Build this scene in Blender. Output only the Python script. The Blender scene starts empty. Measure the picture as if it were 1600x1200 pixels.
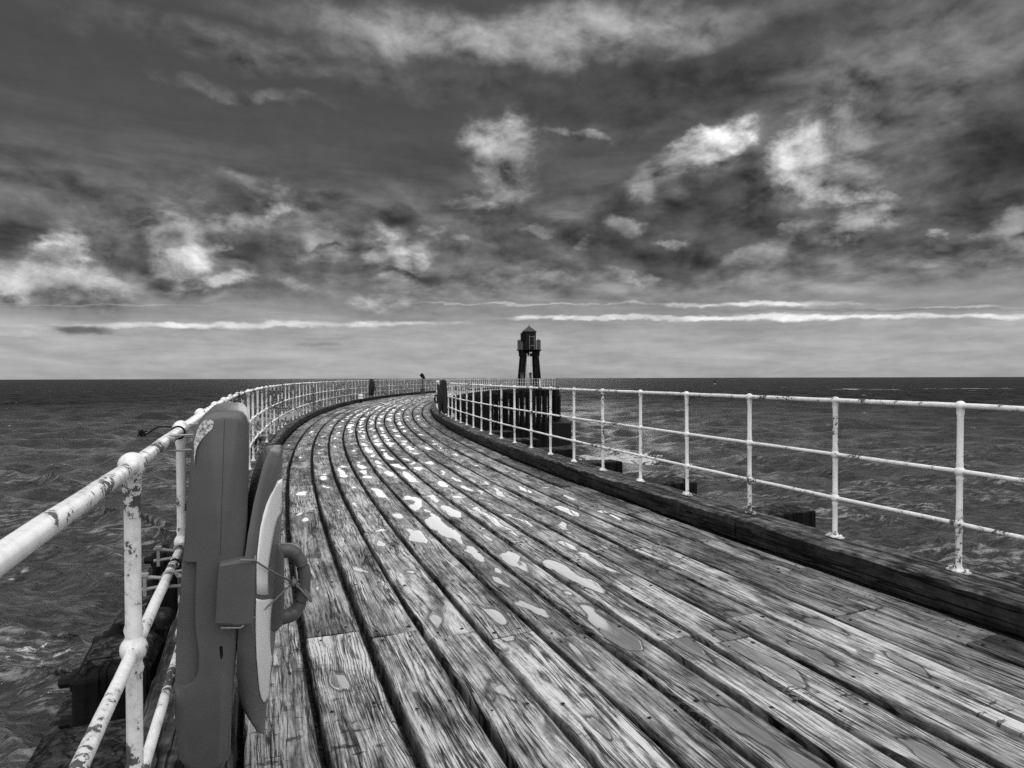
import bpy, bmesh, math, random
import numpy as np
from mathutils import Vector, Matrix, Quaternion

random.seed(7)
rng = np.random.default_rng(7)
scene = bpy.context.scene
COL = scene.collection
rad, PI = math.radians, math.pi

# ------------------------------------------------------------------ helpers
def link(name, mesh, parent=None, mats=(), loc=(0, 0, 0)):
    o = bpy.data.objects.new(name, mesh)
    COL.objects.link(o)
    if parent: o.parent = parent
    o.location = loc
    if mesh is not None:
        for m in mats: mesh.materials.append(m)
    return o

def thing(name, label, cat, loc=(0, 0, 0), rotz=0, group=None):
    o = bpy.data.objects.new(name, None)
    o.empty_display_size = 0.2
    COL.objects.link(o)
    o.location = loc; o.rotation_euler = (0, 0, rotz)
    o['label'] = label; o['category'] = cat
    if group: o['group'] = group
    return o

def bm_obj(name, bm, mat, parent=None, smooth=False, bevel=0, sharp=None):
    me = bpy.data.meshes.new(name)
    bmesh.ops.recalc_face_normals(bm, faces=bm.faces[:])
    bm.to_mesh(me); bm.free()
    if smooth:
        for p in me.polygons: p.use_smooth = True
    o = link(name, me, parent, (mat,))
    if sharp is not None:
        try: me.set_sharp_from_angle(angle=rad(sharp))
        except Exception: pass
    if bevel:
        b = o.modifiers.new('b', 'BEVEL'); b.width = bevel; b.segments = 2; b.limit_method = 'ANGLE'; b.angle_limit = rad(35)
    return o

def box(bm, lo, hi, M=None):
    v = [bm.verts.new((x, y, z)) for z in (lo[2], hi[2]) for y in (lo[1], hi[1]) for x in (lo[0], hi[0])]
    for f in ((0, 2, 3, 1), (4, 5, 7, 6), (0, 1, 5, 4), (2, 6, 7, 3), (0, 4, 6, 2), (1, 3, 7, 5)):
        bm.faces.new([v[i] for i in f])
    if M is not None:
        for q in v: q.co = M @ q.co
    return v

def prism(bm, poly, d0, d1, axis='y'):
    """poly in (a, z) extruded along local y (axis='y') or z"""
    A, Bv = [], []
    for (a, b) in poly:
        if axis == 'y':
            A.append(bm.verts.new((a, d0, b))); Bv.append(bm.verts.new((a, d1, b)))
        else:
            A.append(bm.verts.new((a, b, d0))); Bv.append(bm.verts.new((a, b, d1)))
    n = len(poly)
    bm.faces.new(A); bm.faces.new(Bv[::-1])
    for i in range(n): bm.faces.new((A[i], Bv[i], Bv[(i + 1) % n], A[(i + 1) % n]))

def lathe(bm, prof, seg=16, M=None, close=True):
    rings = []
    for r, z in prof:
        rings.append([bm.verts.new((r * math.cos(2 * PI * k / seg), r * math.sin(2 * PI * k / seg), z)) for k in range(seg)])
    for a, b in zip(rings, rings[1:]):
        for k in range(seg): bm.faces.new((a[k], a[(k + 1) % seg], b[(k + 1) % seg], b[k]))
    if close:
        bm.faces.new(rings[0][::-1]); bm.faces.new(rings[-1])
    if M is not None:
        for r in rings:
            for v in r: v.co = M @ v.co

def tube(bm, pts, r, seg=10, closed=False, wob=0.0):
    pts = [Vector(p) for p in pts]; n = len(pts); rings = []; up = Vector((0, 0, 1))
    for i, p in enumerate(pts):
        a = pts[(i - 1) % n] if (closed or i > 0) else p
        b = pts[(i + 1) % n] if (closed or i < n - 1) else p
        d = (b - a).normalized()
        if abs(d.dot(up)) > 0.95:
            s = d.cross(Vector((0, 1, 0))).normalized()
        else:
            s = d.cross(up).normalized()
        u = s.cross(d).normalized()
        rr = r[i] if isinstance(r, (list, tuple)) else r
        rr *= 1 + wob * random.uniform(-1, 1)
        rings.append([bm.verts.new(p + s * (rr * math.cos(2 * PI * k / seg)) + u * (rr * math.sin(2 * PI * k / seg))) for k in range(seg)])
    m = n if closed else n - 1
    for i in range(m):
        a, b = rings[i], rings[(i + 1) % n]
        for k in range(seg): bm.faces.new((a[k], a[(k + 1) % seg], b[(k + 1) % seg], b[k]))
    if not closed:
        bm.faces.new(rings[0][::-1]); bm.faces.new(rings[-1])

# ---- node maths
class NT:
    def __init__(s, tree): s.t = tree; s.n = tree.nodes; s.l = tree.links
    def put(s, sock, v):
        if isinstance(v, bpy.types.NodeSocket): s.l.new(v, sock)
        elif v is not None: sock.default_value = v
    def m(s, op, a, b=None, c=None, clamp=False):
        nd = s.n.new('ShaderNodeMath'); nd.operation = op; nd.use_clamp = clamp
        for i, v in enumerate((a, b, c)):
            if v is not None: s.put(nd.inputs[i], v)
        return nd.outputs[0]
    def add(s, a, b): return s.m('ADD', a, b)
    def sub(s, a, b): return s.m('SUBTRACT', a, b)
    def mul(s, a, b): return s.m('MULTIPLY', a, b)
    def v(s, op, a, b=None, out=0):
        nd = s.n.new('ShaderNodeVectorMath'); nd.operation = op
        s.put(nd.inputs[0], a)
        if b is not None:
            if op == 'SCALE': s.put(nd.inputs['Scale'], b)
            else: s.put(nd.inputs[1], b)
        return nd.outputs[out]
    def sep(s, a):
        nd = s.n.new('ShaderNodeSeparateXYZ'); s.l.new(a, nd.inputs[0]); return nd.outputs
    def comb(s, x=0, y=0, z=0):
        nd = s.n.new('ShaderNodeCombineXYZ')
        for i, q in enumerate((x, y, z)): s.put(nd.inputs[i], q)
        return nd.outputs[0]
    def noise(s, vec, scale=1, detail=4, rough=.5, dist=0, color=False, lac=2.0):
        nd = s.n.new('ShaderNodeTexNoise'); nd.noise_dimensions = '3D'
        s.l.new(vec, nd.inputs['Vector']); nd.inputs['Scale'].default_value = scale
        nd.inputs['Detail'].default_value = detail; nd.inputs['Roughness'].default_value = rough
        nd.inputs['Distortion'].default_value = dist; nd.inputs['Lacunarity'].default_value = lac
        return nd.outputs['Color' if color else 'Fac']
    def rng(s, x, a, b, c=0, d=1, smooth=False):
        nd = s.n.new('ShaderNodeMapRange'); nd.interpolation_type = 'SMOOTHSTEP' if smooth else 'LINEAR'; nd.clamp = True
        s.put(nd.inputs[0], x)
        for i, q in enumerate((a, b, c, d)): s.put(nd.inputs[i + 1], q)
        return nd.outputs[0]
    def ss(s, x, a, b): return s.rng(x, a, b, 0, 1, True)
    def mix(s, f, a, b):
        nd = s.n.new('ShaderNodeMix'); nd.data_type = 'FLOAT'; nd.clamp_factor = True
        s.put(nd.inputs[0], f); s.put(nd.inputs[2], a); s.put(nd.inputs[3], b)
        return nd.outputs[0]
    def gray(s, x):
        return s.comb(x, x, x)

def new_mat(name):
    m = bpy.data.materials.new(name); m.use_nodes = True
    t = m.node_tree; p = t.nodes['Principled BSDF']
    return m, NT(t), p

def bump(g, p, height, strength=.5, dist=.01):
    b = g.n.new('ShaderNodeBump'); b.inputs['Strength'].default_value = strength; b.inputs['Distance'].default_value = dist
    g.l.new(height, b.inputs['Height']); g.l.new(b.outputs[0], p.inputs['Normal']); return b

# ------------------------------------------------------------------ pier geometry: an arc about (CX, CY)
CX, CY, RR = 100.42, 44.05, 109.86
ZD = [0, 1.5, 2.45, 5, 10, 20, 45, 88]; ZV = [-.022, -.012, .003, .012, .018, .028, .055, .085]
def rise(d): return float(np.interp(d, ZD, ZV))
def arc(phi, r=0.0, z=0.0):
    """phi degrees along the pier, r metres in from the outer rail"""
    a = rad(phi); q = RR - r
    x = CX - q * math.cos(a); y = CY + q * math.sin(a)
    return Vector((x, y, z + rise(max(0, CY + RR * math.sin(a)))))
def width(phi): return float(np.interp(phi, [-30, -25, -22, -17, -12, 0, 7, 30], [4.5, 4.5, 4.53, 4.64, 4.8, 5.25, 5.4, 5.4]))
def krb(phi): return width(phi) - .27          # inner face of the right-hand kerb
KL = .18                                       # inner face of the left-hand kerb
KH = .20
PHI0, PHI1 = -26.5, 25.5
DEG = 180 / PI / RR

# ------------------------------------------------------------------ materials
def mat_wood():
    m, g, p = new_mat('weathered_deck_timber')
    uv = g.n.new('ShaderNodeUVMap'); uv.uv_map = 'UVMap'
    at = g.n.new('ShaderNodeAttribute'); at.attribute_name = 'board'
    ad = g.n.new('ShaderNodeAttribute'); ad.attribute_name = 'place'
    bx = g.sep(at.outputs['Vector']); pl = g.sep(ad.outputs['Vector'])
    rnd, vn, rnd2 = bx[0], bx[1], bx[2]           # random per board, -1..1 across board, second random
    u, v, _ = g.sep(uv.outputs[0])
    w = g.mul(rnd, 53.0)
    P = g.comb(u, v, w)
    low = g.noise(g.v('MULTIPLY', P, (.55, 3.0, 1)), 1, 3, .5)
    vd = g.add(v, g.mul(g.sub(low, .5), .16))
    grain = g.noise(g.comb(g.mul(u, 1.1), g.mul(vd, 62), w), 1, 5, .66)
    fine = g.noise(g.comb(g.mul(u, 9), g.mul(vd, 150), w), 1, 5, .7)
    ringph = g.mul(g.add(vd, g.mul(g.noise(g.comb(g.mul(u, 1.3), g.mul(v, 5), w), 1, 2, .5), .13)), g.add(220., g.mul(rnd2, 220.)))
    ring = g.m('SINE', ringph)
    ringm = g.mul(g.ss(rnd2, .25, .6), g.ss(g.noise(g.comb(g.mul(u, .5), v, g.add(w, 9)), 1.3, 2), .38, .6))
    ringline = g.mul(g.ss(ring, .25, .95), ringm)
    crn = g.noise(g.comb(g.mul(u, .75), g.mul(vd, 21), g.add(w, 3.3)), 1, 4, .55)
    crack = g.sub(1.0, g.ss(g.m('ABSOLUTE', g.sub(crn, .5)), .006, .026))
    crm = g.ss(g.noise(g.comb(g.mul(u, .9), g.mul(v, 5), g.add(w, 7)), 1, 3, .6), .40, .56)
    crack = g.mul(crack, crm)
    cr2 = g.noise(g.comb(g.mul(u, 1.5), g.mul(vd, 52), g.add(w, 13)), 1, 4, .6)
    crack2 = g.mul(g.sub(1.0, g.ss(g.m('ABSOLUTE', g.sub(cr2, .5)), .006, .03)), g.ss(g.noise(g.comb(g.mul(u, 1.3), g.mul(v, 7), g.add(w, 19)), 1, 3, .6), .46, .60))
    crack = g.m('MAXIMUM', crack, g.mul(crack2, .9))
    fibre = g.mul(g.ss(g.noise(g.comb(g.mul(u, 4.5), g.mul(vd, 75), g.add(w, 5)), 1, 3, .65), .56, .70), .9)
    blot = g.noise(g.comb(g.mul(u, 1.7), g.mul(v, 6), g.add(w, 17)), 1, 6, .65)
    dirt = g.noise(g.comb(g.mul(u, 6), g.mul(v, 16), g.add(w, 27)), 1, 6, .7)
    knot = g.noise(g.comb(g.mul(u, 2.2), g.mul(v, 8), g.add(w, 41)), 1, 1, .5, .6)
    knotm = g.ss(knot, .69, .74)
    # puddle and damp outline: sits in the dished middle of a board
    pn = g.noise(g.comb(g.mul(u, 1.6), g.mul(v, 4.6), g.add(w, 61)), 1, 2.2, .42, .3)
    pv = g.m('POWER', g.m('ABSOLUTE', vn), 2.2)
    wetbias = g.mul(g.sub(pl[1], .5), .22)       # stays wet in the middle boards further out
    ph = g.add(g.sub(g.sub(pn, g.mul(pv, .30)), .0), wetbias)
    thr = .590
    pud = g.ss(ph, thr, thr + .028)
    rim = g.mul(g.ss(ph, thr - .034, thr - .004), g.sub(1.0, g.ss(ph, thr, thr + .012)))
    damp = g.ss(ph, thr - .16, thr - .01)
    # colour
    speck = g.noise(g.comb(g.mul(u, 30), g.mul(v, 60), w), 1, 3, .6)
    c = g.add(g.mul(g.rng(grain, .34, .56, .18, .74), .34), g.add(g.mul(g.rng(fine, .3, .7, .1, .9), .20), g.mul(blot, .30)))
    c = g.add(c, g.mul(g.sub(speck, .5), .10))
    c = g.rng(c, .28, .56, .030, .66)
    c = g.mul(c, g.add(.50, g.mul(rnd, .75)))
    chk = g.noise(g.comb(g.mul(u, 26), g.mul(v, 11), g.add(w, 71)), 1, 3, .6, .4)
    chk = g.mul(g.ss(chk, .60, .66), g.mul(g.ss(rnd, .45, .75), g.ss(g.noise(g.comb(g.mul(u, .8), v, g.add(w, 77)), 1, 2), .45, .6)))
    c = g.mul(c, g.sub(1.0, g.mul(chk, .75)))
    c = g.mul(c, g.sub(1.0, g.mul(pl[2], .56)))  # wet boards darker far out; soft shade beside the kerb painted in too
    c = g.mul(c, g.sub(1.0, g.mul(ringline, .72)))
    c = g.mul(c, g.sub(1.0, g.mul(fibre, .55)))
    c = g.mul(c, g.rng(dirt, .30, .52, .42, 1.0))
    c = g.mul(c, g.rng(blot, .32, .56, .38, 1.12))
    c = g.mul(c, g.sub(1.0, g.mul(knotm, .65)))
    c = g.mul(c, g.sub(1.0, g.mul(crack, .92)))
    c = g.mul(c, g.sub(1.0, g.mul(damp, .38)))
    c = g.mul(c, g.sub(1.0, g.mul(rim, .80)))
    edge = g.ss(g.m('ABSOLUTE', vn), .84, 1.0)
    c = g.mul(c, g.sub(1.0, g.mul(edge, .72)))
    c = g.mix(pud, c, g.mix(.7, c, .16))
    c = g.m('MINIMUM', g.mul(c, 1.18), .58)
    g.l.new(g.gray(c), p.inputs['Base Color'])
    r = g.mix(damp, g.rng(grain, .3, .7, .66, .85), .40)
    r = g.mix(pud, r, .06)
    g.l.new(r, p.inputs['Roughness'])
    g.l.new(g.mix(pud, g.mix(damp, .12, .40), .60), p.inputs['Specular IOR Level'])
    h = g.add(g.mul(grain, .5), g.add(g.mul(fine, .3), g.mul(blot, .35)))
    h = g.sub(h, g.mul(chk, .5))
    h = g.sub(h, g.add(g.mul(crack, .9), g.add(g.mul(fibre, .35), g.mul(ringline, .2))))
    h = g.mul(h, g.sub(1.0, pud))
    bump(g, p, h, .8, .009)
    return m

def mat_dark_timber(name='tarred_timber', base=.03, hi=.16, hor=True):
    m, g, p = new_mat(name)
    tc = g.n.new('ShaderNodeNewGeometry'); pos = tc.outputs['Position']
    if hor:
        sx, sy, sz = g.sep(pos)
        ph = g.mul(g.m('ARCTAN2', g.sub(sy, CY), g.sub(CX, sx)), RR)
        q = g.comb(g.mul(ph, .7), g.mul(g.m('POWER', g.add(g.m('POWER', g.sub(sx, CX), 2.), g.m('POWER', g.sub(sy, CY), 2.)), .5), 14), g.mul(sz, 14))
    else:
        q = g.v('MULTIPLY', pos, (16, 16, .9))
    a = g.noise(q, 1, 6, .65)
    b = g.noise(pos, 2.3, 6, .65)
    d = g.noise(pos, 11, 5, .7)
    c = g.rng(g.add(g.mul(a, .55), g.mul(b, .45)), .36, .66, base, hi)
    c = g.mul(c, g.rng(d, .32, .6, .45, 1.15))
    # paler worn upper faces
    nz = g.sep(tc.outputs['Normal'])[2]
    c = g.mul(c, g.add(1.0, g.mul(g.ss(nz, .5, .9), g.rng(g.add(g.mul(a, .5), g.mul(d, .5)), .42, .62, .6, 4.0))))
    crk = g.sub(1.0, g.ss(g.m('ABSOLUTE', g.sub(g.noise(g.v('MULTIPLY', q, (.6, .8, .8)), 1, 4, .5), .5)), .005, .03))
    c = g.mul(c, g.sub(1.0, g.mul(crk, .8)))
    g.l.new(g.gray(c), p.inputs['Base Color'])
    p.inputs['Roughness'].default_value = .8
    p.inputs['Specular IOR Level'].default_value = .12
    bump(g, p, g.sub(g.add(a, g.mul(d, .5)), g.mul(crk, .8)), .8, .02)
    return m

def mat_paint(name='chipped_white_paint', amt=.0):
    m, g, p = new_mat(name)
    pos = g.n.new('ShaderNodeNewGeometry').outputs['Position']
    nrm = g.sep(pos)
    a = g.noise(pos, 7.5, 5, .62)
    b = g.noise(pos, 42, 5, .7)
    big = g.noise(pos, 1.25, 2, .5)
    v = g.add(g.add(g.mul(a, .55), g.mul(b, .45)), g.mul(g.sub(big, .5), .42))
    k = .605 - amt
    chip = g.ss(v, k, k + .018)
    stain = g.ss(v, k - .10, k + .01)
    run = g.noise(g.v('MULTIPLY', pos, (30, 30, 2.5)), 1, 4, .6)
    c = g.mix(g.mul(stain, .45), g.rng(b, .3, .7, .76, .84), .36)
    c = g.mul(c, g.rng(run, .28, .46, .78, 1.0))
    c = g.mix(chip, c, g.rng(b, .35, .65, .02, .10))
    g.l.new(g.gray(c), p.inputs['Base Color'])
    g.l.new(g.mix(chip, .38, .85), p.inputs['Roughness'])
    bump(g, p, g.add(g.mul(g.sub(1.0, chip), .6), g.mul(b, .25)), .6, .004)
    return m

def mat_plain(name, c, r=.5, var=.15, sc=20, spec=.5, bmp=.0015):
    m, g, p = new_mat(name)
    pos = g.n.new('ShaderNodeTexCoord').outputs['Object']
    a = g.noise(pos, sc, 6, .65); b = g.noise(pos, sc * .13, 3, .6)
    k = g.add(g.mul(a, .5), g.mul(b, .5))
    g.l.new(g.gray(g.rng(k, .3, .7, c * (1 - var), c * (1 + var))), p.inputs['Base Color'])
    g.l.new(g.rng(a, .3, .7, max(.02, r - .08), min(1, r + .08)), p.inputs['Roughness'])
    p.inputs['Specular IOR Level'].default_value = spec
    bump(g, p, a, .4, bmp)
    return m

def mat_plastic():
    m, g, p = new_mat('faded_grey_plastic')
    pos = g.n.new('ShaderNodeTexCoord').outputs['Object']
    sp = g.noise(pos, 420, 2, .6); md = g.noise(pos, 6, 4, .6); sc = g.noise(g.v('MULTIPLY', pos, (40, 40, 6)), 1, 5, .65)
    c = g.rng(md, .3, .7, .084, .106)
    c = g.mul(c, g.rng(sp, .3, .7, .86, 1.14))
    mark = g.ss(sc, .66, .72)
    c = g.mix(g.mul(mark, .35), c, .2)
    x, y, z = g.sep(pos)
    g.l.new(g.gray(c), p.inputs['Base Color'])
    g.l.new(g.rng(md, .3, .7, .33, .46), p.inputs['Roughness'])
    p.inputs['Specular IOR Level'].default_value = .4
    bump(g, p, g.add(g.mul(sp, .5), md), .35, .0012)
    return m

def mat_sea():
    m, g, p = new_mat('sea_water')
    geo = g.n.new('ShaderNodeNewGeometry'); pos = geo.outputs['Position']
    x, y, z = g.sep(pos)
    dist = g.v('LENGTH', pos, out=1)
    q = g.comb(x, y, 0)
    n1 = g.noise(g.v('MULTIPLY', q, (.50, 1.15, 1)), 1, 8, .68, 0)
    n2 = g.noise(g.v('MULTIPLY', q, (2.0, 4.4, 1)), 1, 5, .62, 0)
    n3 = g.noise(g.v('MULTIPLY', q, (.022, .06, 1)), 1, 4, .6)
    n4 = g.noise(g.v('MULTIPLY', q, (.10, .24, 1)), 1, 7, .68, 0)
    h = g.add(g.add(g.mul(n1, 1.0), g.mul(n2, .50)), g.mul(n4, 2.6))
    far = g.ss(dist, 30, 320)
    glint_film = g.ss(g.noise(g.v('MULTIPLY', q, (.8, 3.4, 1)), 1, 6, .72, 0), .47, .63)  # pale foam streaks that also paint silvery glints onto the near waves
    glint_film = g.mul(glint_film, g.add(.25, g.mul(g.ss(z, -8.0, -7.86), .75)))
    glint_film = g.mul(glint_film, g.ss(g.noise(g.v('MULTIPLY', q, (.05, .10, 1)), 1, 3, .6), .30, .56))
    glint_film = g.mul(glint_film, g.sub(1.0, g.ss(dist, 40, 160)))
    # foam
    fn = g.noise(g.v('MULTIPLY', q, (.8, .9, 1)), 1, 8, .72, .4)
    fl = g.noise(g.v('MULTIPLY', q, (3.5, 3.5, 1)), 1, 5, .7, .6)
    def zone(cx_, cy_, rx, ry):
        e = g.v('LENGTH', g.v('MULTIPLY', g.v('SUBTRACT', q, (cx_, cy_, 0)), (1 / rx, 1 / ry, 0)), out=1)
        return g.sub(1.0, g.ss(e, .25, 1.15))
    zs = [(12.5, 76, 8.5, 10), (7.5, 64, 4.0, 9), (-13.5, 19.5, 3.2, 2.6), (-17.5, 21.5, 4.0, 3.2), (-14, 30, 6, 5), (20, 66, 6, 7)]
    zz = None
    for a, w in zip(zs, (1.0, .9, .45, .5, .2, .4)):
        k = g.mul(zone(*a), w); zz = k if zz is None else g.m('MAXIMUM', zz, k)
    fo = g.add(g.mul(fn, .62), g.mul(fl, .38))
    fm = g.ss(g.add(fo, g.mul(zz, .21)), .635, .70)
    wc = None
    for (cx_, cy_, rx, ry, w) in ((275, 500, 42, 45, .9), (360, 520, 60, 26, .85), (265, 600, 22, 30, .6), (430, 540, 30, 20, .7), (-300, 330, 40, 20, 0)):
        k = g.mul(zone(cx_, cy_, rx, ry), w); wc = k if wc is None else g.m('MAXIMUM', wc, k)
    wn = g.noise(g.v('MULTIPLY', q, (.06, .11, 1)), 1, 6, .7)
    fw = g.ss(g.add(wn, g.mul(wc, .16)), .66, .70)
    foam = g.m('MAXIMUM', g.mul(fm, .9), fw)
    crest = g.ss(g.add(z, g.mul(g.sub(n1, .5), .35)), -7.98, -7.80)
    bc = g.mix(far, g.rng(g.add(g.mul(n1, .6), g.mul(n2, .4)), .36, .60, .005, .060), g.mul(g.rng(n3, .3, .7, .026, .055), g.rng(n4, .38, .62, .35, 1.5)))
    g.l.new(g.gray(g.mix(foam, g.mix(glint_film, bc, .34), .75)), p.inputs['Base Color'])
    g.l.new(g.mix(foam, g.mix(far, .14, .5), .8), p.inputs['Roughness'])
    g.l.new(g.mix(foam, g.mix(far, .95, .03), .2), p.inputs['Specular IOR Level'])
    p.inputs['IOR'].default_value = 1.33
    b = bump(g, p, h, 1.0, .30)
    g.put(b.inputs['Distance'], g.rng(dist, 15, 500, .55, 2.0))
    return m

WOOD = mat_wood()
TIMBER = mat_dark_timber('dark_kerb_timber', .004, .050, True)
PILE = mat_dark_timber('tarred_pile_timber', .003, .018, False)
PAINT_L = mat_paint('rusting_white_paint', .058)
PAINT_R = mat_paint('chipped_white_paint', .024)
PLAST = mat_plastic()
DARKPL = mat_plain('dark_plastic', .018, .5, .2, 20, .3)
WHITE = mat_plain('white_sticker_vinyl', .80, .4, .04, 15)
CORD = mat_plain('grey_cord', .16, .85, .4, 300)
IRON = mat_plain('rusty_iron', .012, .8, .5, 40, .15)
GALV = mat_plain('galvanised_steel', .30, .5, .25, 60)
BLACK = mat_plain('black_painted_timber', .006, .7, .4, 3, .08)
BLACK2 = mat_plain('weathered_black_boarding', .013, .7, .35, 4, .1)
ROOF = mat_plain('dull_lead_roof', .05, .6, .2, 4, .2)
PANEL = mat_plain('grey_gallery_panel', .085, .6, .15, 3, .2)
CONC = mat_plain('wet_dark_concrete', .012, .7, .6, 1.2, .12)

# ------------------------------------------------------------------ sea
def build_sea():
    SZ = -8.0
    rr = [6.0]
    while rr[-1] < 1500: rr.append(rr[-1] * (1.0062 if rr[-1] < 420 else 1.016))
    while rr[-1] < 45000: rr.append(rr[-1] * 1.12)
    rr = np.array(rr)
    th = np.concatenate([np.linspace(-52, 52, 760), np.linspace(52, 308, 70)[1:-1]])
    th = np.radians(th)
    Rg, Tg = np.meshgrid(rr, th, indexing='ij')
    X = Rg * np.sin(Tg); Y = Rg * np.cos(Tg)
    Z = np.zeros_like(X)
    sp = np.maximum(Rg * .0062, Rg * np.radians(.14)) * 1.0
    back = (np.abs(((Tg + PI) % (2 * PI)) - PI) > np.radians(52.2))
    DX = np.zeros_like(X); DY = np.zeros_like(X)
    for i in range(96):
        lam = .75 * (20 / .75) ** (rng.random())
        ang = rad(205) + rng.normal() * .62
        k = 2 * PI / lam
        amp = .0150 * lam * (.5 + rng.random()) * (1 if lam < 3.5 else (3.5 / lam) ** .72)
        ph = rng.random() * 2 * PI
        kx, ky = k * math.sin(ang), k * math.cos(ang)
        fade = np.clip((lam / sp - 3.0) / 4.0, 0, 1); fade[back] = 0 if lam < 8 else fade[back]
        a = kx * X + ky * Y + ph
        c, s = np.cos(a) * fade * amp, np.sin(a) * fade * amp
        Z += s; DX += -math.sin(ang) * c * -1.0; DY += -math.cos(ang) * c * -1.0
    X = X + DX; Y = Y + DY
    n, mth = X.shape
    co = np.stack([X, Y, Z + SZ], -1).reshape(-1, 3)
    co = np.concatenate([co, [[0, 0, SZ]]])
    i = np.arange(n - 1)[:, None]; j = np.arange(mth)[None, :]; j2 = (j + 1) % mth
    f = np.stack([i * mth + j, i * mth + j2, (i + 1) * mth + j2, (i + 1) * mth + j], -1).reshape(-1, 4)
    me = bpy.data.meshes.new('sea')
    nq = len(f); cen = len(co) - 1
    tri = np.stack([np.full(mth, cen), (np.arange(mth) + 1) % mth, np.arange(mth)], -1)
    me.vertices.add(len(co)); me.vertices.foreach_set('co', co.astype(np.float32).ravel())
    loops = np.concatenate([f[:, ::-1].ravel(), tri[:, ::-1].ravel()]).astype(np.int32)
    me.loops.add(len(loops)); me.loops.foreach_set('vertex_index', loops)
    tot = np.concatenate([np.full(nq, 4), np.full(mth, 3)]).astype(np.int32)
    st = np.concatenate([[0], np.cumsum(tot)[:-1]]).astype(np.int32)
    me.polygons.add(len(tot)); me.polygons.foreach_set('loop_start', st); me.polygons.foreach_set('loop_total', tot)
    me.polygons.foreach_set('use_smooth', np.ones(len(tot), bool))
    me.update(); me.validate()
    if me.polygons[0].normal.z < 0: me.flip_normals()
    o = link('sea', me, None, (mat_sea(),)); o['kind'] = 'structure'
    o['label'] = 'dark choppy sea with small waves and foam flecks around the pier'
    return o
build_sea()

# ------------------------------------------------------------------ pier
pier = thing('timber_pier', 'long curving wooden pier of weathered planks on dark piles over the sea', 'pier')

FR = [0, .078, .162, .239, .315, .390, .459, .524, .591, .668, .742, .825, .915, 1.0]
def board_edge(phi, f): return KL + f * (krb(phi) - KL)

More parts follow.
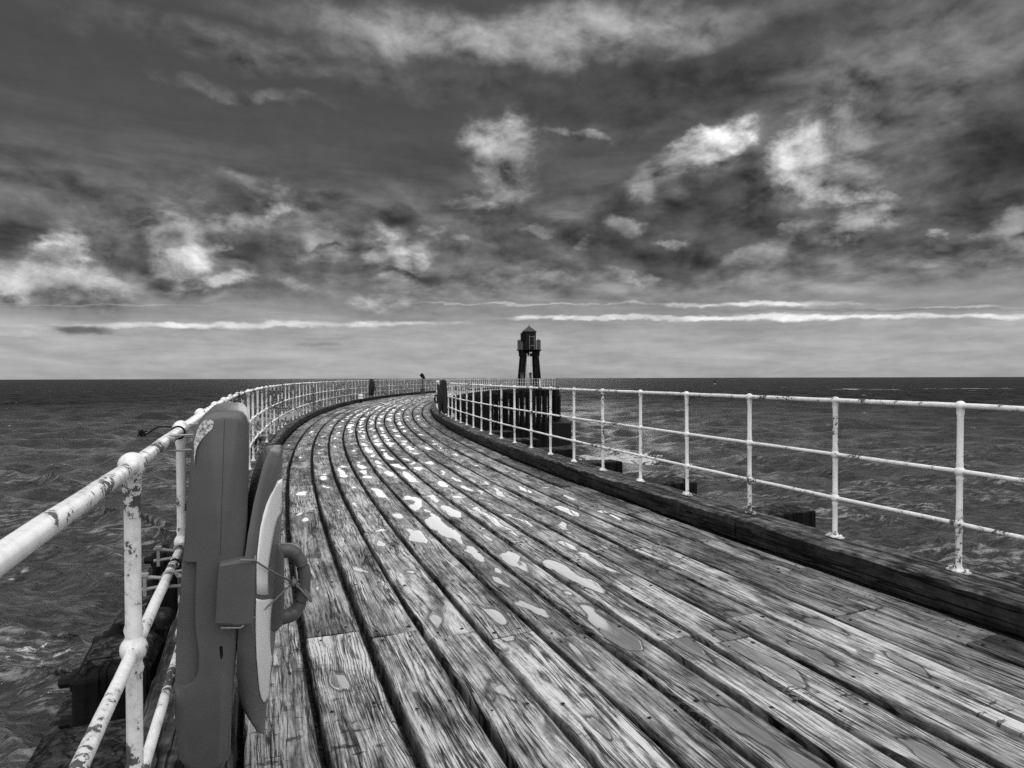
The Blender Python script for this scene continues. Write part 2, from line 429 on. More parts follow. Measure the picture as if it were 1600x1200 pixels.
def build_deck():
    co, faces, uvs, brd, plc = [], [], [], [], []
    nails = []
    for i in range(13):
        # joints along this row of planks
        near = -21.70 - .07 * max(0, i - 1)
        js = [near]
        if i == 0: js = [-22.9]
        fixed = {1: [-19.83, -18.85], 2: [-19.83], 4: [-19.0], 5: [-19.0], 10: [-20.17], 11: [-22.17 + .0]}
        if i == 11: js = [-22.17]
        if i == 10: js = [-21.2, -20.17]
        if i == 9: js = [-22.05, -21.15]
        if i == 6: js = [-22.95, -20.3]
        for q in fixed.get(i, []):
            if q not in js: js.append(q)
        js.sort()
        while js[0] > PHI0: js.insert(0, js[0] - random.choice((1.9, 2.4, 2.8)))
        while js[-1] < PHI1: js.append(js[-1] + random.choice((.75, .95, 1.2, 1.4, 1.85)))
        js = [q for q in js if PHI0 - 3 < q]
        for a, b in zip(js, js[1:]):
            a2, b2 = max(a, PHI0), min(b, PHI1)
            if b2 - a2 < .05: continue
            rnd, rnd2 = random.random(), random.random()
            ju, jz = random.uniform(-.006, .006), random.uniform(-.005, .005)
            tl = random.uniform(-.008, .008)
            uo, vo = random.uniform(0, 50), random.uniform(0, 9)
            n = max(2, int((b2 - a2) / .12))
            gap0 = random.uniform(.013, .021); gap1 = random.uniform(.013, .021)
            e = .0016 * DEG / DEG
            base = len(co); npf = 9
            for k in range(n + 1):
                t = k / n
                phi = a2 + (b2 - a2) * t
                if k == 0: phi += .0036 * DEG
                if k == n: phi -= .0036 * DEG
                r0 = board_edge(phi, FR[i]) + gap0 + ju + .0015 * math.sin(phi * 90 + i)
                r1 = board_edge(phi, FR[i + 1]) - gap1 + ju + .0015 * math.sin(phi * 70 + 2 * i)
                wd = r1 - r0
                prof = ((0, -.075), (0, -.026), (.002, -.011), (.007, -.004), (.026, 0)) 
                pts = [(r0 + x, z) for x, z in prof[:4]] + [(r0 + .018, .0)] + [((r0 + r1) / 2, -.003)] + [(r1 - .018, 0.0)] + [(r1 - x, z) for x, z in prof[3::-1]]
                npf = len(pts)
                for (r, z) in pts:
                    vn = (r - (r0 + r1) / 2) / (wd / 2)
                    co.append(arc(phi, r, z + jz + tl * vn)); 
                    uvs.append((uo + (phi - a) / DEG, vo + r - r0)); brd.append((rnd, vn, rnd2))
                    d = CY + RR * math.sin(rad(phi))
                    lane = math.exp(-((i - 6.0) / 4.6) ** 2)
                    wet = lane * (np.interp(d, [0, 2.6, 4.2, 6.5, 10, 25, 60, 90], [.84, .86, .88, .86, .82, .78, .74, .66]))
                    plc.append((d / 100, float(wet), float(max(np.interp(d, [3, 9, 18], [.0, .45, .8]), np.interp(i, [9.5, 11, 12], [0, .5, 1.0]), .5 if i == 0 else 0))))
            for k in range(n):
                for q in range(npf - 1):
                    A = base + k * npf + q
                    faces.append((A, A + 1, A + npf + 1, A + npf))
            faces.append(tuple(base + q for q in range(npf))[::-1])
            faces.append(tuple(base + n * npf + q for q in range(npf)))
            if a2 < -3:
                L = (b2 - a2) / DEG
                ss = [.07]
                while ss[-1] + .95 < L: ss.append(ss[-1] + .9)
                ss.append(L - .07)
                for s in ss:
                    for fx in (.24, .76):
                        phi = a2 + s * DEG + random.uniform(-.01, .01) * DEG
                        nails.append((phi, board_edge(phi, FR[i] + (FR[i + 1] - FR[i]) * (fx + random.uniform(-.05, .05))), jz))
    me = bpy.data.meshes.new('deck')
    me.from_pydata([tuple(c) for c in co], [], faces); me.update()
    uvl = me.uv_layers.new(name='UVMap')
    vi = np.empty(len(me.loops), np.int32); me.loops.foreach_get('vertex_index', vi)
    uvl.data.foreach_set('uv', np.array(uvs, np.float32)[vi].ravel())
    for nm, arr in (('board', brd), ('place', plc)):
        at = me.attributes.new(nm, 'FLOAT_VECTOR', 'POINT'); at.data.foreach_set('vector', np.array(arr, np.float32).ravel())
    bm = bmesh.new(); bm.from_mesh(me); bmesh.ops.recalc_face_normals(bm, faces=bm.faces[:]); bm.to_mesh(me); bm.free()
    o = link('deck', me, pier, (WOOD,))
    for pz in me.polygons: pz.use_smooth = True
    me.set_sharp_from_angle(angle=rad(32))
    o['label'] = 'wet grey planks laid lengthwise along the curve'
    bm = bmesh.new()
    for phi, r, jz in nails:
        c = arc(phi, r, jz + .0012); s = random.uniform(.008, .015); a0 = random.uniform(0, 3)
        ring = [bm.verts.new(c + Vector((s * math.cos(a0 + k * PI / 3), s * .8 * math.sin(a0 + k * PI / 3), random.uniform(0, .003)))) for k in range(6)]
        cc = bm.verts.new(c + Vector((0, 0, .004)))
        for k in range(6): bm.faces.new((ring[k], ring[(k + 1) % 6], cc))
    nl = bm_obj('nail_heads', bm, IRON, pier); nl['kind'] = 'stuff'
    # joists and shaded planking bearers below
    bm = bmesh.new()
    phi = PHI0
    while phi < PHI1 - .6:
        M = None
        a, b = phi, phi + 1.0
        for (r0, r1) in ((-.05, 1.25), (1.45, 2.75), (2.95, None)):
            q0a, q1a = r0, (r1 if r1 else width(a) + .05); q0b, q1b = r0, (r1 if r1 else width(b) + .05)
            vs = [arc(a, q0a, -.09), arc(a, q1a, -.09), arc(b, q1b, -.09), arc(b, q0b, -.09), arc(a, q0a, -.42), arc(a, q1a, -.42), arc(b, q1b, -.42), arc(b, q0b, -.42)]
            vs = [bm.verts.new(v) for v in vs]
            for f in ((0, 1, 2, 3), (7, 6, 5, 4), (0, 4, 5, 1), (1, 5, 6, 2), (2, 6, 7, 3), (3, 7, 4, 0)): bm.faces.new([vs[k] for k in f])
        phi += 1.0
    bm_obj('deck_bearers', bm, PILE, pier)
build_deck()

def arc_bar(name, prof_fn, p0, p1, step, mat, jitter=.004, mat2=None):
    """a bar along the pier with cross section prof_fn(phi) -> [(r, z)]"""
    bm = bmesh.new(); prev = None
    phi = p0; first = None
    while True:
        ring = [bm.verts.new(arc(phi, r + random.uniform(-jitter, jitter), z + random.uniform(-jitter, jitter))) for r, z in prof_fn(phi)]
        n = len(ring)
        if prev:
            for k in range(n): bm.faces.new((prev[k], prev[(k + 1) % n], ring[(k + 1) % n], ring[k]))
        else: bm.faces.new(ring[::-1])
        prev = ring
        if phi >= p1 - 1e-6: break
        phi = min(p1, phi + step)
    bm.faces.new(prev)
    return bm_obj(name, bm, mat, pier, smooth=True, sharp=40)

def build_kerbs():
    def right(phi):
        w0, w1 = krb(phi), width(phi) + .16
        return [(w0 + .01, .012), (w0, .05), (w0 + .003, KH - .10), (w0 + .004, KH - .022), (w0 + .022, KH - .003), (w1 - .03, KH - .004), (w1, KH - .035), (w1, -.2), (w0 + .06, -.2), (w0 + .06, .012)]
    def left(phi):
        w0, w1 = KL, -.16
        return [(w0 - .01, .012), (w0, .05), (w0 - .003, KH - .10), (w0 - .004, KH - .022), (w0 - .022, KH - .003), (w1 + .03, KH - .004), (w1, KH - .035), (w1, -.2), (w0 - .06, -.2), (w0 - .06, .012)]
    for fn, off in ((right, .3), (left, .9)):
        phi = PHI0 + off + .55
        while phi < PHI1:
            b = min(PHI1, phi + random.choice((1.9, 2.3, 2.1)))
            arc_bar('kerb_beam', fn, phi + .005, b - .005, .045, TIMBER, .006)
            phi = b
build_kerbs()

def frame_at(phi, r, z=0.0):
    M = Matrix.Rotation(rad(-phi), 4, 'Z'); M.translation = arc(phi, r, z); return M     # local x = towards the inside of the curve, y = along

def post_bm(bm, top, bot, w, l, M, cham=.05):
    hw, hl = w / 2, l / 2
    prof = [(1, bot), (1, top - cham), (.80, top - cham * .25), (.62, top)]
    rings = []
    for s, z in prof:
        o = .35 if s == 1 else .3
        pts = []
        for sx, sy in ((-1, -1), (1, -1), (1, 1), (-1, 1)):
            pts.append((sx * hw * s + random.uniform(-.008, .008), sy * hl * s + random.uniform(-.008, .008), z + random.uniform(-.012, .012)))
        rings.append([bm.verts.new(M @ Vector(q)) for q in pts])
    for a, b in zip(rings, rings[1:]):
        for k in range(4): bm.faces.new((a[k], a[(k + 1) % 4], b[(k + 1) % 4], b[k]))
    bm.faces.new(rings[-1]); bm.faces.new(rings[0][::-1])

def build_substructure():
    SEA = -9.5
    # piles standing proud just outside the left-hand kerb, with iron bolts
    for phi, top, l in ((-21.62, .05, .40), (-21.25, -.02, .3), (-20.35, .02, .40), (-19.2, .02, .4), (-18.0, .0, .4), (-16.9, .0, .4), (-15.8, .0, .4), (-14.7, 0, .4)):
        bm = bmesh.new(); M = frame_at(phi, -.42)
        post_bm(bm, top, SEA, .36, l, M, .07)
        o = bm_obj('fender_pile', bm, PILE, pier, bevel=.02)
        for zz in (top - .13, top - .34):
            bm = bmesh.new(); Mx = M @ Matrix.Translation((-.17, -.06, zz)) @ Matrix.Rotation(-PI / 2, 4, 'Y')
            lathe(bm, [(.05, -.02), (.06, .02), (.06, .035), (.034, .036), (.034, .085), (.02, .095)], 8, Mx)
            bm_obj('bolt', bm, IRON, o)
    for phi in (-22.08,):
        bm = bmesh.new(); M = frame_at(phi, -.30)
        post_bm(bm, -.05, -.75, .62, .62, M, .05)
        bm_obj('beam_end', bm, PILE, pier, bevel=.02)
    # waler running along outside, left
    arc_bar('waler', lambda p: [(-.62, -.40), (-.62, -.72), (-.80, -.72), (-.80, -.42)], -22.6, 24, .5, PILE, .008)
    # beam ends on the right
    for phi in (-22.35, -21.02, -19.95, -18.85, -17.8, -16.7, -15.6):
        bm = bmesh.new(); M = frame_at(phi, width(phi) + .56)
        post_bm(bm, .14, SEA, .78, .36, M, .02)
        bm_obj('fender_pile', bm, PILE, pier, bevel=.02)
    # fascia
    arc_bar('fascia_beam', lambda p: [(width(p) + .10, -.20), (width(p) + .22, -.20), (width(p) + .22, -.95), (width(p) + .10, -.95)], PHI0, PHI1, .5, PILE, .006)
    arc_bar('fascia_beam', lambda p: [(-.10, -.20), (-.22, -.20), (-.22, -.95), (-.10, -.95)], PHI0, PHI1, .5, PILE, .006)
    # closely set piles on the far reach
    p = 1.0
    k = 0
    while p < 25.3:
        bm = bmesh.new(); M = frame_at(p, width(p) + .36)
        post_bm(bm, -.18 if k % 3 else .02, SEA, .36, .50 + random.uniform(-.05, .05), M, .04)
        bm_obj('sheet_pile', bm, PILE, pier)
        p += .40 if p < 9 else 1.22; k += 1
    for i in range(16):
        p = -14 + i * 2.55
        for r in (.5, -.3):
            if r < 0 and p > 9: continue
            rr_ = r if r > 0 else width(p) - .5
            bm = bmesh.new(); post_bm(bm, -.42, SEA, .38, .38, frame_at(p, rr_), .02)
            bm_obj('bearing_pile', bm, PILE, pier)
    # pier head platform behind the last rails
    e0, e1 = arc(PHI1, -.16), arc(PHI1, width(PHI1) + .16)
    poly = [e0, e1, Vector((7.15, 96.5, 0)), Vector((5.6, 99.5, 0)), Vector((-.6, 99.5, 0)), Vector((-1.2, 94.0, 0))]
    bm = bmesh.new(); prism(bm, [(q.x, q.y) for q in poly][::-1], -1.0, .17, axis='z')
    bm_obj('head_platform', bm, PILE, pier)
    for q0, q1 in zip(poly[1:4], poly[2:5]):
        n = int((q1 - q0).length / .78)
        for k in range(n):
            c = q0.lerp(q1, (k + .5) / n)
            bm = bmesh.new(); M = Matrix.Translation((c.x, c.y, 0)) @ Matrix.Rotation(math.atan2((q1 - q0).x, -(q1 - q0).y), 4, 'Z')
            post_bm(bm, -.99, SEA, .4, .5, M, .03); bm_obj('sheet_pile', bm, PILE, pier)
    # concrete footing round the pier head
    bm = bmesh.new()
    prism(bm, [(-2.0, 85.0), (7.9, 85.4), (8.3, 90), (8.2, 99), (-2.5, 100)], SEA - 1, -4.5, axis='z')
    bm_obj('concrete_footing', bm, CONC, pier, bevel=.15)
build_substructure()

# ------------------------------------------------------------------ railings
RH = (1.09, .66, .315)
def post_mesh(name, seg=14):
    bm = bmesh.new()
    pr = []
    r = .0195
    pr += [(.040, 0), (.043, .005), (.041, .012), (.030, .018), (.025, .03), (r, .045)]
    for h, R0 in ((RH[2], .033), (RH[1], .033)):
        pr += [(r, h - .06), (r + .004, h - .045)]
        for k in range(-4, 5):
            a = k / 4 * 1.15
            pr.append((max(r, R0 * math.cos(a)), h + R0 * math.sin(a)))
        pr += [(r + .004, h + .045), (r, h + .06)]
    h, R0 = RH[0], .033
    pr += [(r, h - .07), (r + .004, h - .05)]
    for k in range(-4, 9):
        a = k / 8 * PI / 2
        pr.append((max(.002, R0 * math.cos(a)), h + R0 * math.sin(a) * .95))
    lathe(bm, pr, seg)
    # foot lugs with bolt heads
    for s in (-1, 1):
        M = Matrix.Translation((0, s * .046, 0))
        box(bm, (-.024, -.024, .001), (.024, .024, .013), M)
        lathe(bm, [(.013, .013), (.014, .025), (.009, .030)], 8, Matrix.Translation((0, s * .053, 0)))
    me = bpy.data.meshes.new(name); bmesh.ops.recalc_face_normals(bm, faces=bm.faces[:]); bm.to_mesh(me); bm.free()
    for p in me.polygons: p.use_smooth = True
    me.set_sharp_from_angle(angle=rad(50))
    return me

def railing(rt, mat, rfn, p0, step, nfirst, nlast, skip=(), pmat=None, psc=1.0):
    me = post_mesh('post'); me.materials.append(pmat or mat)
    pts = []
    for k in range(nfirst, nlast + 1):
        phi = p0 + step * k
        jr = random.uniform(-.006, .006) if k > 3 else 0
        P = arc(phi, rfn(phi) + jr, KH)
        pts.append((phi, rfn(phi) + jr))
        if k in skip: continue
        o = bpy.data.objects.new('post', me); COL.objects.link(o); o.parent = rt
        o.location = P
        o.rotation_euler = (random.uniform(-.008, .008), random.uniform(-.008, .008), rad(-phi))
        s = random.uniform(.95, 1.06) * psc; o.scale = (s, s, 1)
    for h, nm, r in ((RH[0], 'top_rail', .0175), (RH[1], 'middle_rail', .0145), (RH[2], 'lower_rail', .0145)):
        bm = bmesh.new(); line = []
        for (pa, ra), (pb, rb) in zip(pts, pts[1:]):
            for q in range(6):
                t = q / 6
                A, Bq = arc(pa, ra, KH + h), arc(pb, rb, KH + h)
                line.append(A.lerp(Bq, t) + Vector((0, 0, random.uniform(-.0012, .0012))))
        line.append(arc(pts[-1][0], pts[-1][1], KH + h))
        tube(bm, line, r, 14, wob=.03)
        # pipe couplings close to the posts, as on the real barrier
        bm_obj(nm, bm, mat, rt, smooth=True)
    return pts

GR = 'white tubular railings along the two edges of the pier'
railL = thing('pier_railing', 'rusting white tubular railing along the left edge, running off past the nearest lifebuoy housing', 'railing', group=GR)
railing(railL, PAINT_L, lambda p: float(np.interp(p, [-24, -23.2, -22.76, -22.25], [-.09, -.047, -.02, 0])), -22.785, .5145, -4, 93, (-1, -2), mat_paint('badly_rusted_white_paint', .085), .88)
railR = thing('pier_railing', 'white tubular railing along the right edge of the deck, seen against open sea', 'railing', group=GR)
railing(railR, PAINT_R, lambda p: width(p), -22.24, .5275, -4, 90)

def clamp(phi_a, h, r, ang=0, label=None):
    """a bent wire / U bolt round a rail"""
    c = arc(phi_a, 0, KH + h); M = frame_at(phi_a, 0, KH + h)
    bm = bmesh.new()
    pts = [M @ Vector((-.085, .0, .012)), M @ Vector((-.05, 0, .006))] 
    for k in range(9):
        a = PI - k / 8 * PI
        pts.append(M @ Vector((r * math.cos(a), 0.002, r * math.sin(a))))
    pts += [M @ Vector((.05, 0, -.004)), M @ Vector((.10, .0, -.012))]
    tube(bm, pts, .0055, 8)
    pts = [M @ Vector((-.085, .0, -.03)), M @ Vector((-.03, 0, -.026)), M @ Vector((0, 0, -.028)), M @ Vector((.06, 0, -.034)), M @ Vector((.10, .0, -.04))]
    tube(bm, pts, .0055, 8)
    for q in (-.07, .085):
        box(bm, (q - .005, -.005, -.05), (q + .005, .005, .02), M)
        box(bm, (q - .010, -.009, .012), (q + .010, .009, .021), M)
    bm_obj('pipe_clamp', bm, GALV, railL, smooth=False)
clamp(-22.50, RH[1], .020); clamp(-22.33, RH[1], .020)
def tie(phi, h, r=.029, tail=True):
    M = frame_at(phi, 0, KH + h); bm = bmesh.new()
    tube(bm, [M @ Vector((r * math.cos(a), .012 * math.sin(a * .5), r * math.sin(a))) for a in np.linspace(0, 2 * PI, 20)[:-1]], .0035, 6, closed=True)
    if tail:
        tube(bm, [M @ Vector(q) for q in ((-.02, 0, .022), (-.06, -.01, .024), (-.095, -.02, .0), (-.11, -.02, .006))], .003, 6)
        for k in range(10):
            d = Vector((random.uniform(-1, 1), random.uniform(-1, 1), random.uniform(-1, 1)))  .normalized() * random.uniform(.008, .017)
            tube(bm, [M @ (Vector((-.108, -.02, .004)) - d), M @ (Vector((-.108, -.02, .004)) + d)], .003, 5)
    bm_obj('wire_tie', bm, IRON, railL)
tie(-22.36, RH[0], .022); tie(-22.43, RH[1], .0175, False)
# white boarded gate panel near the end of the right-hand rail
bm = bmesh.new()
M = frame_at(22.25, width(22.25)); box(bm, (-.03, -.55, .22), (.03, .20, 1.33), M)
tube(bm, [M @ Vector((.0, 1.0, 1.3)), M @ Vector((0, 1.5, .2))], .04, 8)
bm_obj('gate_panel', bm, PAINT_R, railR)

# ------------------------------------------------------------------ lifebuoy housing (local x = towards the deck, y = along the rail, z up)
def lin(t, a, b): return tuple(a[i] + (b[i] - a[i]) * t for i in range(len(a)))

def bool_cut(o, cut):
    md = o.modifiers.new('c', 'BOOLEAN'); md.operation = 'DIFFERENCE'; md.solver = 'EXACT'; md.object = cut
    dg = bpy.context.evaluated_depsgraph_get(); dg.update()
    me = bpy.data.meshes.new_from_object(o.evaluated_get(dg)); o.modifiers.clear()
    old = o.data; o.data = me; me.name = old.name
    bpy.data.objects.remove(cut)

def smooth_poly(pts, n=3):
    for _ in range(n):
        out = []
        for i in range(len(pts)):
            a, b = pts[i], pts[(i + 1) % len(pts)]
            out.append(lin(.25, a, b)); out.append(lin(.75, a, b))
        pts = out
    return pts

def build_housing(label, group):
    rt = thing('lifebuoy_housing', label, 'lifebuoy housing', group=group)
    Y0, Y1 = .50, 1.28
    # --- back case in two moulded halves meeting at a parting seam
    outline = [(.020, .586), (.023, .70), (.034, .833), (.045, .966), (.059, 1.157), (.075, 1.333), (.090, 1.362), (.108, 1.385), (.136, 1.394),
               (.199, 1.395), (.217, 1.390), (.230, 1.374), (.236, 1.350), (.234, 1.264), (.229, 1.10), (.223, .931), (.203, .70), (.190, .60), (.178, .443), (.173, .31), (.150, .275), (.085, .275), (.050, .295), (.026, .34), (.017, .45)]
    bm = bmesh.new()
    rows = []
    c = (.13, .88)
    for yy, ins in ((Y0, .030), (Y0 + .006, .014), (Y0 + .022, .004), (Y0 + .05, .0), (Y1 - .05, 0), (Y1 - .02, .006), (Y1, .03)):
        ring = []
        for i, (a, z) in enumerate(outline):
            pa, pb = outline[i - 1], outline[(i + 1) % len(outline)]
            tx, tz = pb[0] - pa[0], pb[1] - pa[1]; L = math.hypot(tx, tz)
            nx, nz = tz / L, -tx / L       # inward for this clockwise order
            wfac = 1.0
            ring.append(bm.verts.new((a + nx * ins * wfac, yy, z + nz * ins)))
        rows.append(ring)
    n = len(outline)
    for A, Bq in zip(rows, rows[1:]):
        for k in range(n): bm.faces.new((A[k], A[(k + 1) % n], Bq[(k + 1) % n], Bq[k]))
    bm.faces.new(rows[0][::-1]); bm.faces.new(rows[-1])
    case = bm_obj('back_case', bm, PLAST, rt)
    # recess in the near side
    rec = smooth_poly([(.012, .938), (.050, .938), (.083, .936), (.083, .90), (.080, .80), (.080, .72), (.086, .66), (.084, .61), (.070, .575), (.045, .566), (.012, .575)], 2)
    rec = [(.005, .944), (.084, .938), (.0835, .92), (.079, .80), (.079, .75), (.083, .71), (.088, .66), (.088, .615), (.082, .585), (.070, .567), (.052, .560), (.034, .566), (.005, .585)]
    bmc = bmesh.new(); prism(bmc, rec, Y0 - .1, Y0 + .022); cut = bm_obj('cut', bmc, PLAST); bool_cut2 = cut
    cut.parent = None; bool_cut(case, cut)
    # the lower half is stepped back under the latch line
    low = [(.10, .932), (.19, .926), (.30, .926), (.30, .30), (.10, .30)]
    sl = [(.1445, .668), (.149, .672), (.154, .668), (.155, .645), (.152, .628), (.148, .628), (.146, .645)]
    bmc = bmesh.new(); prism(bmc, sl, Y0 - .1, Y0 + .03); cut = bm_obj('cut', bmc, PLAST); bool_cut(case, cut)
    # thin parting seam groove
    sm = [(.1645, 1.42), (.1668, 1.42), (.150, .95), (.1477, .95)]
    bmc = bmesh.new(); prism(bmc, sm, Y0 - .1, Y0 + .0022); cut = bm_obj('cut', bmc, PLAST); bool_cut(case, cut)
    for p in case.data.polygons: p.use_smooth = True
    case.data.set_sharp_from_angle(angle=rad(38))
    # scuffed, whitened corner
    bm = bmesh.new()
    sc = [(.078, 1.305), (.086, 1.338), (.096, 1.356), (.108, 1.368), (.120, 1.372), (.131, 1.368), (.135, 1.356), (.128, 1.342), (.116, 1.330), (.104, 1.316), (.094, 1.304), (.086, 1.288), (.081, 1.262), (.0775, 1.235)]
    vs = [bm.verts.new((a + random.uniform(-.002, .002), Y0 - .0015, z - .003 + random.uniform(-.002, .002))) for a, z in sc]
    vs2 = [bm.verts.new((v.co.x, Y0 + .004, v.co.z)) for v in vs]
    bm.faces.new(vs); 
    for k in range(len(vs)): bm.faces.new((vs[k], vs2[k], vs2[(k + 1) % len(vs)], vs[(k + 1) % len(vs)]))
    m, g, p = new_mat('scuffed_white_plastic') if 'scuffed_white_plastic' not in bpy.data.materials else (bpy.data.materials['scuffed_white_plastic'], None, None)
    if g:
        pos = g.n.new('ShaderNodeTexCoord').outputs['Object']
        q = g.noise(pos, 90, 5, .7); g.l.new(g.gray(g.rng(q, .38, .58, .12, .75)), p.inputs['Base Color']); bump(g, p, q, .6, .003)
    bm_obj('scuff_mark', bm, m, case)
    # --- curved lid
    T = [(.85, .322, 1.249, .350, 1.248), (.744, .298, 1.237, .350, 1.224), (.67, .279, 1.202, .350, 1.177), (.614, .264, 1.157, .348, 1.118), (.562, .246, 1.093, .348, 1.036),
         (.517, .228, 1.002, .344, .918), (.494, .215, .909, .339, .801), (.491, .205, .813, .333, .684), (.501, .199, .731, .326, .59), (.517, .195, .646, .317, .498),
         (.548, .194, .554, .306, .406), (.581, .196, .478, .297, .337), (.610, .206, .421, .290, .292), (.643, .225, .363, .286, .250), (.699, .244, .300, .284, .215), (.79, .262, .250, .282, .190)]
    TC = .85
    # dense rows
    rowsT = []
    for i in range(len(T) - 1):
        for k in range(4): rowsT.append(lin(k / 4, T[i], T[i + 1]))
    rowsT.append(T[-1])
    ys = [480 + 0] * 0
    def surf(row, q, out=0.0):
        tn, ab, zn, af, zc = row
        y = tn + (TC - tn) * q ** 2.4
        a = ab + (af - ab) * q
        # moulded step that frames the sticker
        a -= 0
        z = zn + (zc - zn) * q
        return Vector((a, y - out, z))
    bm = bmesh.new()
    NQ = 14
    G = []
    for row in rowsT:
        line = [surf(row, q / NQ) for q in range(NQ + 1)]
        mirror = [Vector((v.x, 2 * TC - v.y, v.z)) for v in line[:-1]][::-1]
        G.append([bm.verts.new(v) for v in line + mirror])
    for A, Bq in zip(G, G[1:]):
        for k in range(len(A) - 1): bm.faces.new((A[k], A[k + 1], Bq[k + 1], Bq[k]))
        bm.faces.new((A[-1], A[0], Bq[0], Bq[-1]))
    bm.faces.new(G[0]); bm.faces.new(G[-1][::-1])
    bmesh.ops.remove_doubles(bm, verts=bm.verts[:], dist=.0004)
    lid = bm_obj('lid', bm, PLAST, rt, smooth=True, sharp=50)
    # white crescent band on the lid, peeling in places
    px = [(690, 428, 441), (700, 419, 441), (720, 411, 441), (745, 404, 440), (780, 395, 440), (830, 386, 438), (880, 379, 436), (930, 373, 433), (970, 370, 430), (1010, 368, 426), (1050, 367.5, 421), (1080, 368.5, 417), (1100, 374, 413.5), (1118, 384, 412), (1140, 395, 411), (1158, 405, 410)]
    yy = [p_[0] for p_ in px]
    def at_row(y):
        i = max(0, min(len(T) - 2, int(np.searchsorted(yy, y) - 1))); t = (y - yy[i]) / (yy[i + 1] - yy[i])
        l, r = lin(t, px[i][1:], px[i + 1][1:]); return lin(t, T[i], T[i + 1]), l, r
    def band(nm, rows_, out, mat, par):
        bm = bmesh.new(); prev = None
        for (y, xl, xr) in rows_:
            row, l, r = at_row(y)
            ql, qr = (xl - 2 - l) / (r - l), (xr + 1 - l) / (r - l)
            ln = []
            for k in range(7):
                q = min(1.0, max(0, ql + (qr - ql) * k / 6)); v = surf(row, q)
                e = Vector((.35, -.9, 0)).normalized(); ln.append(bm.verts.new(v + e * out))
            if prev:
                for k in range(6): bm.faces.new((prev[k], prev[k + 1], ln[k + 1], ln[k]))
            prev = ln
        o = bm_obj(nm, bm, mat, par, smooth=True)
        s = o.modifiers.new('s', 'SOLIDIFY'); s.thickness = .0016; s.offset = 0
        return o
    W = [(742, 433, 438), (752, 427, 439), (764, 419.5, 437), (776, 414, 437), (792, 409, 436.5), (799, 407.5, 428), (812, 404.5, 423), (830, 402, 418.5), (850, 399.5, 414.8), (868, 398, 411.5), (890, 397.3, 411), (909, 397.2, 411.4)]
    W2 = [(916, 396.4, 411), (920, 396, 419.5), (935, 395.4, 416.5), (955, 395.2, 414.6), (985, 395.8, 415), (1005, 396.6, 416.4), (1017, 397.6, 420), (1035, 399, 417.6), (1055, 401, 416), (1070, 404, 415.6), (1080, 408, 415), (1084, 411, 414.5)]
    band('reflective_band', W, .003, WHITE, lid); band('reflective_band', W2, .003, WHITE, lid)
    # latch tab wrapping from lid to case
    bm = bmesh.new()
    prism(bm, [(.146, .934), (.20, .938), (.243, .936), (.250, .90), (.240, .734), (.192, .736), (.176, .742), (.134, .749), (.139, .84)], .462, .55)
    bm_obj('latch', bm, PLAST, lid, bevel=.008)
    # handle: a moulded plate with a loop
    hx = lambda a, z: Vector((a, .80, z))
    bm = bmesh.new()
    prism(bm, [(.305, .912), (.325, .912), (.342, .886), (.348, .862), (.348, .644), (.340, .612), (.322, .594), (.298, .594)], .752, .848)
    pl = bm_obj('handle_plate', bm, PLAST, lid, bevel=.012)
    loop = [hx(.335, .868), hx(.372, .866), hx(.400, .838), hx(.417, .795), hx(.420, .755), hx(.414, .700), hx(.400, .660), hx(.375, .634), hx(.335, .628)]
    lp = []
    for i in range(len(loop) - 1):
        p0 = loop[max(0, i - 1)]; p1 = loop[i]; p2 = loop[i + 1]; p3 = loop[min(len(loop) - 1, i + 2)]
        for k in range(5):
            t = k / 5
            lp.append(.5 * ((2 * p1) + (p2 - p0) * t + (2 * p0 - 5 * p1 + 4 * p2 - p3) * t * t + (3 * p1 - p0 - 3 * p2 + p3) * t ** 3))
    lp.append(loop[-1])
    bm = bmesh.new(); tube(bm, lp, [.023 if 8 < i < len(lp) - 8 else .027 for i in range(len(lp))], 16)
    bm_obj('handle', bm, PLAST, lid, smooth=True)
    # cord tied round the latch and handle
    kn = Vector((.379, .775, .757))
    bm = bmesh.new()
    def rope(pts, r=.0032): tube(bm, pts, r, 7)
    rope([Vector((.205, .452, .943)), Vector((.246, .452, .936)), Vector((.31, .61, .845)), kn])
    rope([Vector((.150, .455, .742)), Vector((.205, .452, .735)), Vector((.290, .60, .742)), kn])
    rope([Vector((.246, .452, .934)), Vector((.2495, .500, .938))])
    rope([kn, Vector((.405, .77, .73)), Vector((.425, .765, .705)), Vector((.441, .76, .682))], .0042)
    rope([kn + Vector((0, .01, .003)), Vector((.408, .785, .738)), Vector((.428, .775, .712)), Vector((.437, .77, .695))], .0035)
    for a in range(3):
        ax = [Vector((1, 0, 0)), Vector((.3, 0, 1)), Vector((.7, .4, -.6))][a].normalized(); s = ax.orthogonal().normalized(); u_ = ax.cross(s)
        tube(bm, [kn + (s * math.cos(q) + u_ * math.sin(q)) * .010 + ax * .003 * math.sin(2 * q) for q in np.linspace(0, 2 * PI, 13)[:-1]], .0045, 6, closed=True)
    rope([kn + Vector((0, 0, .02)), kn + Vector((.004, .004, .0)), kn + Vector((.03, .02, .006)), kn + Vector((.038, .03, .03))])
    bm_obj('cord', bm, CORD, rt, smooth=True)
    # brackets that hold the case on the rails
    for h in (RH[0], RH[1]):
        for y in (.62, 1.15):
            bm = bmesh.new()
            tube(bm, [(.07, y, KH + h + .024), (.0, y, KH + h + .024), (-.02, y, KH + h + .014), (-.026, y, KH + h), (-.02, y, KH + h - .014), (0, y, KH + h - .024), (.07, y, KH + h - .024)], .004, 6)
            bm_obj('bracket', bm, GALV, rt)
    return rt

